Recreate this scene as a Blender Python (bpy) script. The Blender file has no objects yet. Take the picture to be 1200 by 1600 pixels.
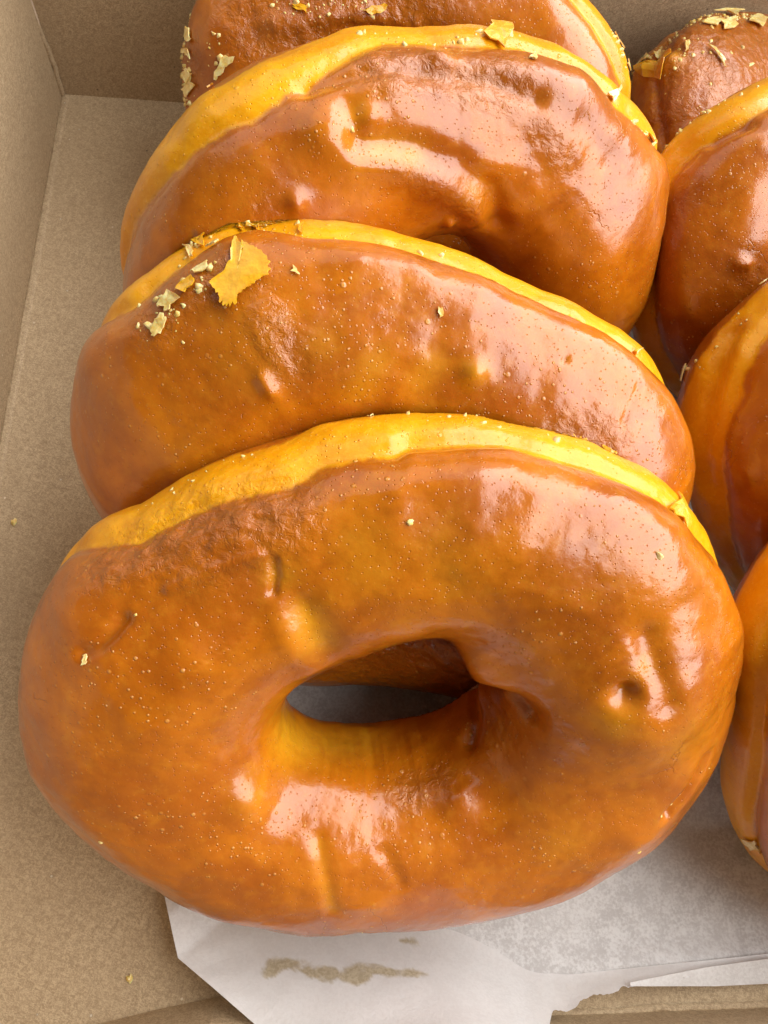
import bpy, math, random
import numpy as np
from mathutils import Matrix, Vector

# ---------------------------------------------------------------- camera, world, lamps, exposure
S = 0.175                      # metres per build unit (camera height above the box floor)
C = bpy.context.scene.collection
scene = bpy.context.scene
CAM_R = np.array([[0.9947812715965406, -0.018691384788952187, -0.10030380758197226],
                  [-0.018691384788952214, 0.9330549823023796, -0.35924787004988296],
                  [0.10030380758197226, 0.35924787004988296, 0.92783625389892]])
CAM_P = np.array([0.0, 0.0, 1.0])
cam = bpy.data.cameras.new("camera")
cam.sensor_fit = 'VERTICAL'; cam.sensor_height = 32.0; cam.lens = 1202.0 / 1600.0 * 32.0
cam.clip_start = 0.002; cam.clip_end = 50
cam_o = bpy.data.objects.new("camera", cam); C.objects.link(cam_o)
cam_o.matrix_world = Matrix.Translation(Vector(CAM_P * S)) @ Matrix(CAM_R.tolist()).to_4x4()
scene.camera = cam_o

world = bpy.data.worlds.new("World"); scene.world = world
world.use_nodes = True
bg = world.node_tree.nodes["Background"]
bg.inputs[0].default_value = (1.0, 0.97, 0.93, 1); bg.inputs[1].default_value = 0.07

def area(name, direction, dist, w, h, radiance, col):
    d = Vector(direction).normalized()
    L = bpy.data.lights.new(name, 'AREA'); L.shape = 'RECTANGLE'; L.size = w; L.size_y = h
    L.energy = radiance * math.pi * w * h * 0.25 * 4; L.color = col
    o = bpy.data.objects.new(name, L); C.objects.link(o)
    o.location = d * dist
    o.rotation_euler = (-d).to_track_quat('-Z', 'Y').to_euler()
    return o
# a large window to the right of the box and the pale ceiling above it
area("window_light", (0.66, 0.10, 0.70), 1.3, 2.3, 1.25, 6.9, (1.0, 0.985, 0.965))
area("ceiling_light", (-0.18, 0.75, 0.80), 1.6, 2.4, 1.3, 1.15, (1.0, 0.97, 0.94))
scene.view_settings.view_transform = 'Standard'; scene.view_settings.look = 'None'
scene.cycles.max_bounces = 6; scene.cycles.diffuse_bounces = 3; scene.cycles.glossy_bounces = 3
scene.view_settings.exposure = 0.0; scene.view_settings.gamma = 1.0

rng = np.random.default_rng(7)
random.seed(7)
# measured shape of each doughnut (build units; outline, crust edge, blemishes and one painted shade patch as theta, phi on its own ring)
D = {
 'd1': {
  'par': {'cx': 0.0947, 'cy': 0.1156, 'cz': 0.2246, 'tau': 0.7854, 'yaw': -0.0863, 'rol': 0.1217, 'A': 0.3095, 'hT': 0.3787, 'hB': 0.2931, 'ix': -0.0378, 'iy': 0.0124, 'ri': 0.2807, 'a2': 0.1035, 'a3': -0.0228, 'a4': 0.005, 'a5': -0.0095, 'b2': 0.0376, 'b3': -0.0104, 'b4': -0.0077, 'b5': -0.0019, 'ia2': 0.1104, 'ib2': 0.1586, 'ia3': -0.0304, 'ib3': -0.0462, 'z2': -0.0086, 'w2': 0.0154},
  'band': [(0.864, 0.421), (0.956, 0.393), (1.1, 0.393), (1.23, 0.365), (1.388, 0.337), (1.466, 0.28), (1.662, 0.337), (1.78, 0.337), (1.82, 0.421), (1.911, 0.421), (2.042, 0.421), (2.147, 0.533), (2.238, 0.505), (2.487, 0.421), (2.618, 0.365), (2.775, 0.084), (2.841, -0.056)],
  'feat': [([(4.228, 2.861)], 0.045, 0.009), ([(0.432, 1.627)], 0.065, 0.019), ([(0.589, 1.711)], 0.011, -0.014), ([(0.772, 1.487), (0.641, 1.543), (0.497, 1.543)], 0.012, -0.006), ([(2.906, 0.982), (2.867, 1.038), (2.814, 1.038), (2.762, 1.01)], 0.006, -0.006), ([(2.841, 0.729)], 0.03, 0.006), ([(2.278, 1.15), (2.304, 1.29), (2.343, 1.402)], 0.004, -0.004), ([(2.369, 1.543), (2.435, 1.767), (2.526, 2.216)], 0.014, 0.004), ([(2.291, 1.599), (2.291, 1.739), (2.33, 1.963)], 0.016, -0.005), ([(2.605, 1.01), (2.461, 1.038), (2.317, 1.066)], 0.005, 0.003), ([(6.257, -2.721), (0.563, 2.721), (0.367, 2.468)], 0.013, -0.01), ([(6.218, -3.057), (6.087, 2.973), (5.904, 2.833)], 0.008, -0.008), ([(3.665, 2.216)], 0.02, 0.008), ([(5.511, 2.412)], 0.02, 0.009), ([(4.241, 2.216), (4.372, 1.935), (4.516, 1.571)], 0.008, -0.003), ([(4.778, 2.076), (4.883, 1.767)], 0.008, -0.003), ([(1.95, 0.954), (1.95, 1.178), (1.95, 1.374)], 0.025, -0.002), ([(1.676, 1.15), (1.662, 1.346), (1.623, 1.543)], 0.025, -0.0025), ([(6.152, 1.206), (6.244, 1.122), (0.026, 1.066), (0.092, 1.038)], 0.008, -0.008), ([(0.746, 2.749)], 0.03, 0.022), ([(1.047, 2.637)], 0.02, 0.012), ([(0.118, 2.244)], 0.04, 0.005), ([(3.102, 1.655)], 0.05, 0.006), ([(2.736, 1.515)], 0.02, 0.003)],
  'yel': [([(3.626, 2.917), (3.966, 3.085), (4.529, -3.057)], 0.03, 1.3), ([(2.291, 1.627), (2.317, 1.879)], 0.016, 0.8), ([(2.278, 1.29)], 0.014, 0.6), ([(4.254, 2.16), (4.516, 1.571)], 0.007, 0.5), ([(3.626, 2.328)], 0.02, 0.45), ([(1.977, 1.206), (1.95, 1.459)], 0.02, 0.35), ([(1.676, 1.318), (1.597, 1.571)], 0.02, 0.3), ([(0.471, 1.823)], 0.018, 0.5), ([(0.668, 1.571)], 0.012, 0.35), ([(5.851, 1.711)], 0.03, 0.3), ([(0.262, 1.374)], 0.03, 0.35)],
  'brn': [([(2.683, 0.449), (2.539, 0.561), (2.369, 0.645), (2.199, 0.729)], 0.035, 1.0), ([(2.317, 1.066), (2.513, 0.982)], 0.03, 0.5), ([(5.079, 2.581), (5.445, 2.637)], 0.02, 0.8), ([(0.471, 2.749), (0.026, 2.749)], 0.03, 0.5)],
  'flk': [([(1.257, 0.056), (1.217, -0.196), (1.191, -0.168), (1.191, -0.112)], 'y'), ([(1.165, 0.056), (1.126, -0.112), (1.1, -0.14), (1.139, 0.028)], 'y'), ([(0.969, 0.449), (0.89, 0.056), (0.877, 0.112), (0.864, 0.393), (0.903, 0.365)], 'y'), ([(1.898, -0.309), (1.846, -0.309), (1.872, 0.0)], 'p'), ([(2.919, 1.01), (2.906, 1.01), (2.919, 1.066), (2.932, 1.038)], 'p')],
  'crb': [([(1.754, 0.0), (1.453, 0.112), (1.06, 0.224)], 0.005, 16), ([(2.631, 0.084), (2.435, 0.084), (2.238, 0.084)], 0.005, 12), ([(6.152, 1.206), (6.244, 1.122), (0.013, 0.982)], 0.005, 14)],
  'oc': [-0.0017, -0.008, -0.0021, -0.0081, -0.0043, -0.0064, 0.0023, 0.0027, -0.004, -0.0057, -0.0118, -0.0027, -0.0034, 0.0032, -0.0015, -0.0043, -0.0003, -0.0055, -0.0101, -0.0016, 0.0013, -0.0036, -0.0086, 0.0002],
 },
 'd2': {
  'par': {'cx': 0.089, 'cy': 0.3059, 'cz': 0.2416, 'tau': 0.8828, 'yaw': -0.066, 'rol': -0.0769, 'A': 0.298, 'hT': 0.3548, 'hB': 0.2998, 'ix': 0.0003, 'iy': 0.0034, 'ri': 0.2763, 'a2': 0.0542, 'a3': 0.0145, 'a4': -0.0167, 'a5': -0.0103, 'b2': -0.0739, 'b3': 0.0306, 'b4': -0.0054, 'b5': 0.0121, 'ia2': 0.1013, 'ib2': 0.003, 'ia3': -0.0009, 'ib3': -0.0005, 'z2': -0.0045, 'w2': -0.0022},
  'band': [(0.668, 0.224), (0.798, 0.14), (0.956, 0.168), (1.073, 0.168), (1.257, 0.14), (1.427, 0.168), (1.558, 0.168), (1.715, 0.224), (1.885, 0.252), (2.016, 0.112), (2.107, 0.196), (2.225, 0.337), (2.317, 0.393), (2.409, 0.449)],
  'feat': [([(0.301, 1.094)], 0.055, 0.011), ([(1.623, 1.094), (1.662, 1.402), (1.676, 1.627)], 0.024, -0.0018), ([(1.414, 1.15), (1.427, 1.431), (1.453, 1.571)], 0.018, -0.002), ([(1.806, 1.066), (1.846, 1.262), (1.911, 1.487)], 0.02, -0.0014), ([(1.95, 1.066), (1.99, 1.29), (2.042, 1.543)], 0.012, -0.001), ([(1.23, 1.374)], 0.012, 0.009), ([(2.16, 1.543), (2.16, 1.599)], 0.007, 0.006), ([(0.929, 0.056), (0.929, 0.926)], 0.003, -0.003), ([(0.668, 0.701), (0.615, 1.094)], 0.003, -0.002), ([(0.982, 1.01), (0.916, 1.346)], 0.014, -0.001)],
  'yel': [([(1.676, 1.515), (1.78, 1.683)], 0.016, 0.55), ([(1.414, 1.431), (1.466, 1.571)], 0.013, 0.65), ([(1.885, 1.402)], 0.016, 0.4), ([(1.23, 1.402)], 0.012, 0.9), ([(2.186, 1.402)], 0.04, 0.2), ([(2.618, 1.599)], 0.04, 0.25)],
  'brn': [([(2.369, 0.813), (2.225, 0.729), (2.055, 0.729)], 0.03, 0.7), ([(2.042, 1.234), (2.029, 1.459)], 0.025, 0.7), ([(0.72, 1.515), (0.589, 1.318)], 0.03, 0.7), ([(1.532, 0.393), (1.191, 0.168)], 0.02, 0.4), ([(4.333, 1.907), (4.725, 1.935), (5.118, 1.963)], 0.09, 1.3)],  # last patch: shade seen through the front doughnut's hole, painted in as brown
  'flk': [([(2.147, 0.785), (2.107, 0.729), (2.081, 0.645), (2.068, 0.449), (2.055, 0.393), (2.042, 0.561), (2.042, 0.449), (2.016, 0.561), (2.003, 0.589), (1.977, 0.701), (1.977, 0.785), (2.003, 0.841), (2.029, 0.87), (2.042, 0.898), (2.068, 0.926), (2.094, 0.954), (2.107, 1.038), (2.134, 1.038), (2.147, 1.01), (2.147, 0.954), (2.147, 0.898), (2.16, 0.813)], 'big'), ([(2.317, 0.729), (2.278, 0.645), (2.251, 0.785), (2.304, 0.841), (2.317, 0.757)], 'p'), ([(2.395, 0.926), (2.343, 0.813), (2.317, 0.841), (2.317, 0.898), (2.356, 0.954), (2.382, 0.954)], 'p'), ([(2.251, 0.673), (2.199, 0.645), (2.199, 0.701), (2.238, 0.785)], 'y'), ([(2.212, 0.0), (2.199, -0.028), (2.173, 0.0), (2.173, 0.168)], 'y'), ([(2.212, 0.252), (2.238, -0.028), (2.199, 0.196), (2.199, 0.28)], 'p'), ([(2.081, -0.028), (2.068, -0.056), (2.068, -0.112), (2.055, 0.084)], 'y'), ([(2.055, -0.112), (2.029, -0.112), (2.016, -0.112), (2.016, 0.112)], 'y'), ([(2.147, 0.309), (2.121, 0.28), (2.107, 0.365), (2.134, 0.365)], 'p'), ([(2.199, 0.589), (2.147, 0.561), (2.147, 0.617), (2.186, 0.645)], 'p'), ([(1.924, 0.785), (1.911, 0.729), (1.898, 0.813)], 'p'), ([(0.72, 0.252), (0.668, 0.0), (0.681, 0.112), (0.707, 0.28)], 'y'), ([(1.44, 0.926), (1.427, 0.87), (1.414, 0.954), (1.427, 0.982)], 'p'), ([(1.898, 0.112), (1.885, 0.028), (1.885, 0.168)], 'y')],
  'crb': [([(2.238, 0.645), (2.291, 0.757), (2.33, 0.813), (2.382, 0.926)], 0.012, 26), ([(2.317, 0.729), (2.147, 0.645)], 0.01, 8), ([(2.225, 0.224), (2.134, 0.028), (2.029, -0.056), (1.885, 0.196)], 0.005, 22), ([(1.558, 0.168), (1.374, 0.0)], 0.01, 4)],
  'oc': [-0.0166, -0.0067, -0.006, -0.0083, -0.0061, -0.0008, -0.0078, -0.008, 0.001, -0.0115, -0.0069, -0.0073, -0.006, -0.006, -0.0069, -0.0069, -0.0069, -0.0069, -0.0069, -0.0069, -0.0069, -0.0069, -0.0069, -0.0074],
  'bdef': -0.1,
  'blend': 0.35,
  'boff': -0.06,
  'press': [((0.1, 0.08, 0.07), 0.17, (0, 0.048, 0.0))],
 },
 'd3': {
  'par': {'cx': 0.109, 'cy': 0.5548, 'cz': 0.2593, 'tau': 1.0564, 'yaw': 0.2559, 'rol': 0.1054, 'A': 0.2977, 'hT': 0.3579, 'hB': 0.3059, 'ix': 0.0366, 'iy': -0.0037, 'ri': 0.2811, 'a2': 0.0534, 'a3': -0.0025, 'a4': -0.0142, 'a5': -0.0042, 'b2': 0.0176, 'b3': 0.0232, 'b4': 0.0006, 'b5': 0.0141, 'ia2': 0.0865, 'ib2': 0.0333, 'ia3': -0.0128, 'ib3': -0.0162, 'z2': -0.0057, 'w2': 0.002},
  'band': [(0.589, 0.505), (0.851, 0.589), (1.008, 0.365), (1.204, 0.309), (1.453, 0.309), (1.558, 0.224), (1.741, 0.196), (1.924, 0.393), (2.094, 0.533), (2.265, 0.589), (2.395, 0.449), (2.513, 0.393), (2.644, 0.224), (2.762, 0.056)],
  'feat': [([(0.38, 1.739)], 0.07, 0.019), ([(2.121, 1.094), (2.055, 1.318), (1.846, 1.515), (1.636, 1.655), (1.479, 1.795), (1.335, 2.076)], 0.022, 0.011), ([(2.029, 1.234), (1.833, 1.402), (1.584, 1.599), (1.348, 1.795), (1.165, 2.132)], 0.014, -0.012), ([(1.95, 1.094)], 0.013, 0.007), ([(2.003, 0.982)], 0.012, -0.004), ([(2.081, 0.589), (1.82, 0.701), (1.597, 0.785), (1.388, 0.87), (1.23, 1.01)], 0.01, -0.006), ([(1.191, 1.038), (0.969, 1.15), (0.812, 1.234)], 0.014, -0.003), ([(1.806, 0.926)], 0.02, 0.006), ([(1.597, 0.645)], 0.014, 0.007), ([(2.382, 1.374)], 0.009, 0.008), ([(1.597, 2.16)], 0.006, 0.006), ([(1.139, 1.038)], 0.03, 0.006), ([(2.683, 0.898), (2.762, 0.841)], 0.004, -0.003)],
  'yel': [([(1.963, 1.318), (1.806, 1.459)], 0.013, 0.6), ([(1.99, 1.038)], 0.012, 0.4), ([(2.081, 0.224), (1.833, 0.224)], 0.012, 0.3), ([(2.107, 1.487)], 0.03, 0.3), ([(1.466, 1.795)], 0.015, 0.3)],
  'brn': [([(1.806, 0.645), (1.545, 0.841), (1.335, 0.87)], 0.03, 0.9), ([(1.859, 1.571), (1.427, 1.935)], 0.02, 0.6), ([(1.152, 1.318), (1.008, 1.459)], 0.02, 0.5), ([(2.461, 1.262)], 0.03, 0.4)],
  'flk': [([(1.374, 0.196), (1.309, -0.028), (1.27, -0.028), (1.204, -0.028), (1.322, 0.365)], 'y'), ([(0.877, 0.533), (0.812, 0.252), (0.851, 0.561), (0.877, 0.645)], 'p'), ([(0.668, 0.589), (0.602, 0.449), (0.589, 0.477), (0.654, 0.701)], 'y'), ([(2.317, -0.224), (2.304, -0.224), (2.304, -0.056), (2.317, -0.056)], 'y'), ([(1.257, 0.617), (1.23, 0.533), (1.23, 0.645)], 'p')],
  'crb': [([(1.806, 0.028), (1.518, 0.252), (1.257, 0.112)], 0.005, 20), ([(0.733, 0.645), (0.602, 0.505)], 0.005, 10), ([(2.147, 1.066), (2.055, 1.318)], 0.008, 4)],
  'oc': [0.0008, -0.0037, 0.0011, -0.0082, -0.0005, -0.0073, -0.0128, -0.0036, -0.0033, -0.0015, -0.0095, -0.0085, -0.0018, -0.0048, -0.0047, -0.0047, -0.0047, -0.0047, -0.0047, -0.0047, -0.0047, -0.0048, -0.007, -0.0078],
  'bdef': -0.4,
  'blend': 0.36,
 },
 'd4': {
  'par': {'cx': 0.1192, 'cy': 0.8544, 'cz': 0.2191, 'tau': 0.7462, 'yaw': -0.0653, 'rol': -0.007, 'A': 0.2864, 'hT': 0.3588, 'hB': 0.2983, 'ix': 0.0014, 'iy': -0.0013, 'ri': 0.2784, 'a2': 0.0114, 'a3': 0.0111, 'a4': 0.004, 'a5': -0.0043, 'b2': -0.0293, 'b3': 0.006, 'b4': 0.0159, 'b5': 0.0406, 'ia2': 0.0992, 'ib2': -0.0002, 'ia3': -0.0003, 'ib3': -0.0001, 'z2': -0.0003, 'w2': -0.0012},
  'band': [(0.249, 0.673), (0.367, 0.841), (0.484, 0.898), (0.654, 0.87)],
  'feat': [([(2.644, 1.599), (2.121, 1.992), (1.636, 2.244)], 0.012, 0.006), ([(2.867, 1.066)], 0.03, 0.006)],
  'yel': [([(0.484, 0.954)], 0.02, 0.3)],
  'brn': [([(2.71, 1.487), (2.147, 2.048), (1.492, 2.272)], 0.05, 0.9), ([(2.985, 0.785)], 0.03, 0.8)],
  'flk': [([(3.05, 1.178), (2.971, 1.206), (2.906, 1.29), (2.932, 1.374), (2.985, 1.29)], 'p'), ([(3.024, 0.477), (3.011, 0.673), (3.024, 0.785), (3.063, 0.673)], 'p'), ([(3.089, 0.505), (3.05, 0.729), (3.063, 0.813), (3.115, 0.645)], 'p'), ([(2.945, 0.477), (2.919, 0.701), (2.958, 0.757)], 'p'), ([(2.867, 0.505), (2.854, 0.673), (2.893, 0.785), (2.906, 0.645)], 'p'), ([(2.5, 1.571), (2.435, 1.655), (2.461, 1.711), (2.5, 1.627)], 'y'), ([(2.121, 1.963), (2.003, 1.992), (1.846, 2.02), (1.898, 2.076), (2.016, 2.048)], 'y'), ([(0.497, 0.505), (0.497, 0.421), (0.471, 0.393)], 'p'), ([(0.458, 0.393), (0.445, 0.421), (0.432, 0.421), (0.419, 0.449)], 'p'), ([(0.353, 0.589), (0.38, 0.393), (0.327, 0.393)], 'p')],
  'crb': [([(2.841, 0.477), (3.011, 0.533), (3.115, 0.645)], 0.01, 90), ([(2.566, 1.515), (2.369, 1.767), (1.898, 2.048)], 0.008, 40), ([(0.511, 0.589), (0.34, 0.561)], 0.007, 25), ([(2.867, 1.066), (2.985, 1.29)], 0.01, 14)],
  'oc': [-0.0057, -0.0021, -0.0051, -0.0057, -0.0049, -0.0049, -0.0049, -0.0049, -0.0049, -0.0049, -0.0066, -0.0061, -0.0065, -0.0064, -0.0049, -0.0049, -0.0049, -0.0049, -0.0049, -0.0049, -0.0049, -0.0049, -0.0049, -0.0056],
 },
 'r4': {
  'par': {'cx': 0.6959, 'cy': 0.0931, 'cz': 0.2392, 'tau': 0.7763, 'yaw': -0.0211, 'rol': -0.0183, 'A': 0.2845, 'hT': 0.3599, 'hB': 0.2964, 'ix': 0.0001, 'iy': -0.0006, 'ri': 0.2777, 'a2': -0.0631, 'a3': 0.0058, 'a4': -0.0075, 'a5': 0.0051, 'b2': -0.0308, 'b3': 0.0074, 'b4': -0.0107, 'b5': 0.0077, 'ia2': 0.0979, 'ib2': 0.0012, 'ia3': 0.0004, 'ib3': -0.001, 'z2': -0.0016, 'w2': 0.0035},
  'band': [(2.958, 0.477), (3.115, 0.477), (3.299, 0.449), (3.521, 0.309)],
  'feat': [],
  'yel': [([(2.841, 0.168), (3.102, 0.196), (3.325, 0.28)], 0.06, 0.7)],
  'brn': [],
  'flk': [([(3.875, 0.056), (3.822, 0.196), (3.901, 0.14), (3.888, 0.252), (3.94, 0.056)], 'p')],
  'crb': [],
  'oc': [-0.0025, -0.0025, -0.0025, -0.0025, -0.0025, -0.0025, -0.0025, -0.0025, -0.0052, -0.0068, 0.0007, 0.0046, -0.0033, -0.0042, -0.0007, -0.003, -0.0055, -0.0029, -0.0025, -0.0025, -0.0025, -0.0025, -0.0025, -0.0025],
  'paleness': 0.85,
  'boff': 0.02,
 },
 'r3': {
  'par': {'cx': 0.7223, 'cy': 0.3789, 'cz': 0.228, 'tau': 0.7601, 'yaw': 0.0475, 'rol': 0.1272, 'A': 0.2824, 'hT': 0.3694, 'hB': 0.321, 'ix': 0.0035, 'iy': -0.0014, 'ri': 0.2866, 'a2': 0.0634, 'a3': -0.0084, 'a4': 0.0073, 'a5': -0.0037, 'b2': -0.0839, 'b3': 0.0086, 'b4': -0.0111, 'b5': 0.009, 'ia2': 0.0745, 'ib2': 0.0055, 'ia3': 0.0105, 'ib3': -0.0031, 'z2': -0.0076, 'w2': 0.0055},
  'band': [(2.657, 0.28), (2.723, 0.28), (2.775, 0.337), (2.867, 0.337), (2.893, 0.393), (2.998, 0.365), (3.089, 0.365), (3.181, 0.365), (3.312, 0.337), (3.482, 0.28), (3.652, 0.196)],
  'feat': [([(2.723, 0.0), (2.893, 0.112), (3.063, 0.168), (3.259, 0.168)], 0.014, -0.008)],
  'yel': [([(2.998, 0.028), (3.233, 0.0), (3.626, -0.309)], 0.04, 0.6)],
  'brn': [([(3.05, 0.673)], 0.08, 0.3)],
  'flk': [([(2.474, -0.421), (2.461, -0.421), (2.448, -0.449), (2.5, -0.449)], 'p'), ([(2.919, -0.533), (2.88, -0.533), (2.867, -0.421), (2.919, -0.337)], 'p')],
  'crb': [([(2.906, -0.309), (2.788, -0.084), (2.631, -0.084)], 0.01, 12)],
  'oc': [-0.0038, -0.0038, -0.0038, -0.0038, -0.0038, -0.0038, -0.0038, -0.0038, -0.0038, -0.0072, -0.0101, -0.0018, -0.0, -0.012, -0.0089, -0.0038, -0.0038, -0.0038, -0.0038, -0.0038, -0.0038, -0.0038, -0.0038, -0.0038],
  'paleness': 0.95,
 },
 'r2': {
  'par': {'cx': 0.6868, 'cy': 0.6709, 'cz': 0.2111, 'tau': 0.6931, 'yaw': -0.1007, 'rol': 0.4996, 'A': 0.2681, 'hT': 0.3614, 'hB': 0.2958, 'ix': 0.0021, 'iy': -0.0032, 'ri': 0.2726, 'a2': 0.1199, 'a3': -0.0103, 'a4': 0.0091, 'a5': -0.0051, 'b2': 0.0782, 'b3': -0.0019, 'b4': 0.0016, 'b5': 0.001, 'ia2': 0.0984, 'ib2': 0.0201, 'ia3': -0.0026, 'ib3': -0.0074, 'z2': -0.0096, 'w2': 0.0036},
  'band': [(2.841, 0.449), (2.958, 0.393), (3.037, 0.252), (3.102, 0.112), (3.168, 0.056), (3.207, 0.0)],
  'feat': [([(3.495, 1.122), (3.495, 1.206)], 0.007, 0.008), ([(2.971, 0.477), (3.063, 0.309)], 0.01, -0.008)],
  'yel': [],
  'brn': [([(3.521, 1.234)], 0.03, 0.6), ([(3.272, 0.393)], 0.05, 0.4)],
  'flk': [],
  'crb': [([(3.102, -0.337), (2.971, -0.056), (2.775, 0.112)], 0.006, 14)],
  'oc': [-0.0007, -0.0007, -0.0007, -0.0007, -0.0007, -0.0007, -0.0007, -0.0012, -0.0017, -0.0015, 0.0032, -0.0012, -0.0043, -0.0023, -0.003, 0.0006, -0.0085, -0.0081, -0.0009, -0.0007, -0.0007, -0.0007, -0.0007, -0.0007],
 },
 'r1': {
  'par': {'cx': 0.7, 'cy': 0.8947, 'cz': 0.1402, 'tau': 0.2353, 'yaw': 0.0815, 'rol': 0.275, 'A': 0.2546, 'hT': 0.3488, 'hB': 0.2673, 'ix': -0.0012, 'iy': 0.0014, 'ri': 0.2645, 'a2': 0.0011, 'a3': 0.0015, 'a4': -0.0065, 'a5': 0.0072, 'b2': -0.0321, 'b3': 0.0091, 'b4': -0.0088, 'b5': 0.0029, 'ia2': 0.104, 'ib2': -0.0036, 'ia3': -0.0009, 'ib3': 0.0009, 'z2': 0.0247, 'w2': 0.0173},
  'band': [],
  'feat': [([(2.723, 0.028), (2.775, 0.393), (2.762, 0.589)], 0.012, 0.01)],
  'yel': [([(2.723, 0.028), (2.788, 0.449), (2.762, 0.589)], 0.015, 0.9)],
  'brn': [([(2.592, 0.813), (2.605, 1.318), (2.186, 1.459)], 0.08, 1.0), ([(2.971, 0.505)], 0.06, 0.7)],
  'flk': [([(2.644, -0.196), (2.566, -0.168), (2.579, 0.056), (2.657, 0.196), (2.683, 0.028)], 'p'), ([(2.605, 0.168), (2.579, 0.252), (2.683, 0.421), (2.683, 0.252)], 'p'), ([(2.448, 0.841), (2.33, 0.87), (2.304, 0.982), (2.409, 1.038)], 'p'), ([(2.225, 0.729), (2.094, 0.757), (1.99, 0.785), (2.173, 1.038)], 'p'), ([(2.343, 1.01), (2.199, 1.01), (2.265, 1.178), (2.395, 1.15)], 'p'), ([(2.094, 1.122), (1.911, 0.954), (1.859, 1.066), (2.016, 1.29)], 'p'), ([(2.644, 0.757), (2.657, 0.813), (2.723, 0.813), (2.71, 0.785)], 'p'), ([(2.631, 1.122), (2.657, 1.346), (2.736, 1.431), (2.683, 1.318)], 'p'), ([(2.71, 0.028), (2.71, 0.477), (2.749, 0.617), (2.827, 0.421), (2.762, 0.056)], 'y')],
  'crb': [([(2.644, -0.14), (2.605, 0.168), (2.435, 0.533), (2.265, 0.813), (1.898, 1.01)], 0.01, 150), ([(2.723, 0.477), (2.67, 1.066), (2.461, 1.767)], 0.03, 30), ([(2.683, -0.112), (2.683, 0.112)], 0.008, 30)],
  'oc': [-0.0055, -0.0055, -0.0055, -0.0055, -0.0055, -0.0055, -0.0058, -0.006, -0.0087, -0.0047, -0.0022, -0.0109, -0.0146, -0.006, -0.0055, -0.0055, -0.0055, -0.0055, -0.0055, -0.0055, -0.0055, -0.0055, -0.0055, -0.0055],
  'paleness': 0.35,
 },
}
# ---------------------------------------------------------------- helpers
def tag(o, label=None, cat=None, group=None, kind=None):
    if label: o['label'] = label
    if cat: o['category'] = cat
    if group: o['group'] = group
    if kind: o['kind'] = kind
    return o

def empty(name, loc):
    o = bpy.data.objects.new(name, None); C.objects.link(o)
    o.empty_display_size = 0.01; o.location = loc
    return o

def mesh_obj(name, V, F, mat, parent=None, origin=(0, 0, 0), smooth=True, normals=None, attrs=None):
    """V in build units (world), stored relative to origin and scaled to metres; F is an (n,4) or (n,3) array or a list."""
    V = (np.asarray(V, float) - np.asarray(origin, float)) * S
    me = bpy.data.meshes.new(name)
    if isinstance(F, np.ndarray):
        k = F.shape[1]
        me.vertices.add(len(V)); me.vertices.foreach_set("co", V.astype(np.float32).ravel())
        me.loops.add(F.size); me.loops.foreach_set("vertex_index", F.astype(np.int32).ravel())
        me.polygons.add(len(F)); me.polygons.foreach_set("loop_start", np.arange(0, F.size, k, dtype=np.int32))
        me.update(calc_edges=True)
    else:
        me.from_pydata(V.tolist(), [], F)
    me.validate()
    if smooth: me.polygons.foreach_set("use_smooth", np.ones(len(me.polygons), dtype=bool))
    for n, a in (attrs or {}).items():
        at_ = me.attributes.new(n, 'FLOAT', 'POINT'); at_.data.foreach_set("value", a.astype(np.float32).ravel())
    if normals is not None:
        me.normals_split_custom_set_from_vertices(normals.astype(np.float32).tolist())
    me.materials.append(mat)
    o = bpy.data.objects.new(name, me); C.objects.link(o)
    if parent is not None: o.parent = parent
    return o

def hash3(i, j, k, seed):
    h = (i * 374761393 + j * 668265263 + k * 2147483647 + seed * 144665) & 0xffffffff
    h = ((h ^ (h >> 13)) * 1274126177) & 0xffffffff
    return ((h ^ (h >> 16)) & 0xffff) / 32767.5 - 1.0

def vnoise(P, seed=0):
    """smooth value noise in [-1, 1]; P is (..., 3)"""
    I = np.floor(P).astype(np.int64); f = P - I
    f = f * f * f * (f * (f * 6 - 15) + 10)
    out = 0
    for a in (0, 1):
        wa = f[..., 0] if a else 1 - f[..., 0]
        for b in (0, 1):
            wb = f[..., 1] if b else 1 - f[..., 1]
            for c in (0, 1):
                wc = f[..., 2] if c else 1 - f[..., 2]
                out = out + wa * wb * wc * hash3(I[..., 0] + a, I[..., 1] + b, I[..., 2] + c, seed)
    return out

def fbm(P, seed=0, oct=3, gain=0.5):
    o = 0; a = 1.0
    for k in range(oct):
        o = o + a * vnoise(P * 2.03 ** k + k * 17.3, seed + k); a *= gain
    return o

def sstep(a, b, x):
    t = np.clip((x - a) / (b - a), 0, 1); return t * t * (3 - 2 * t)

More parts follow.
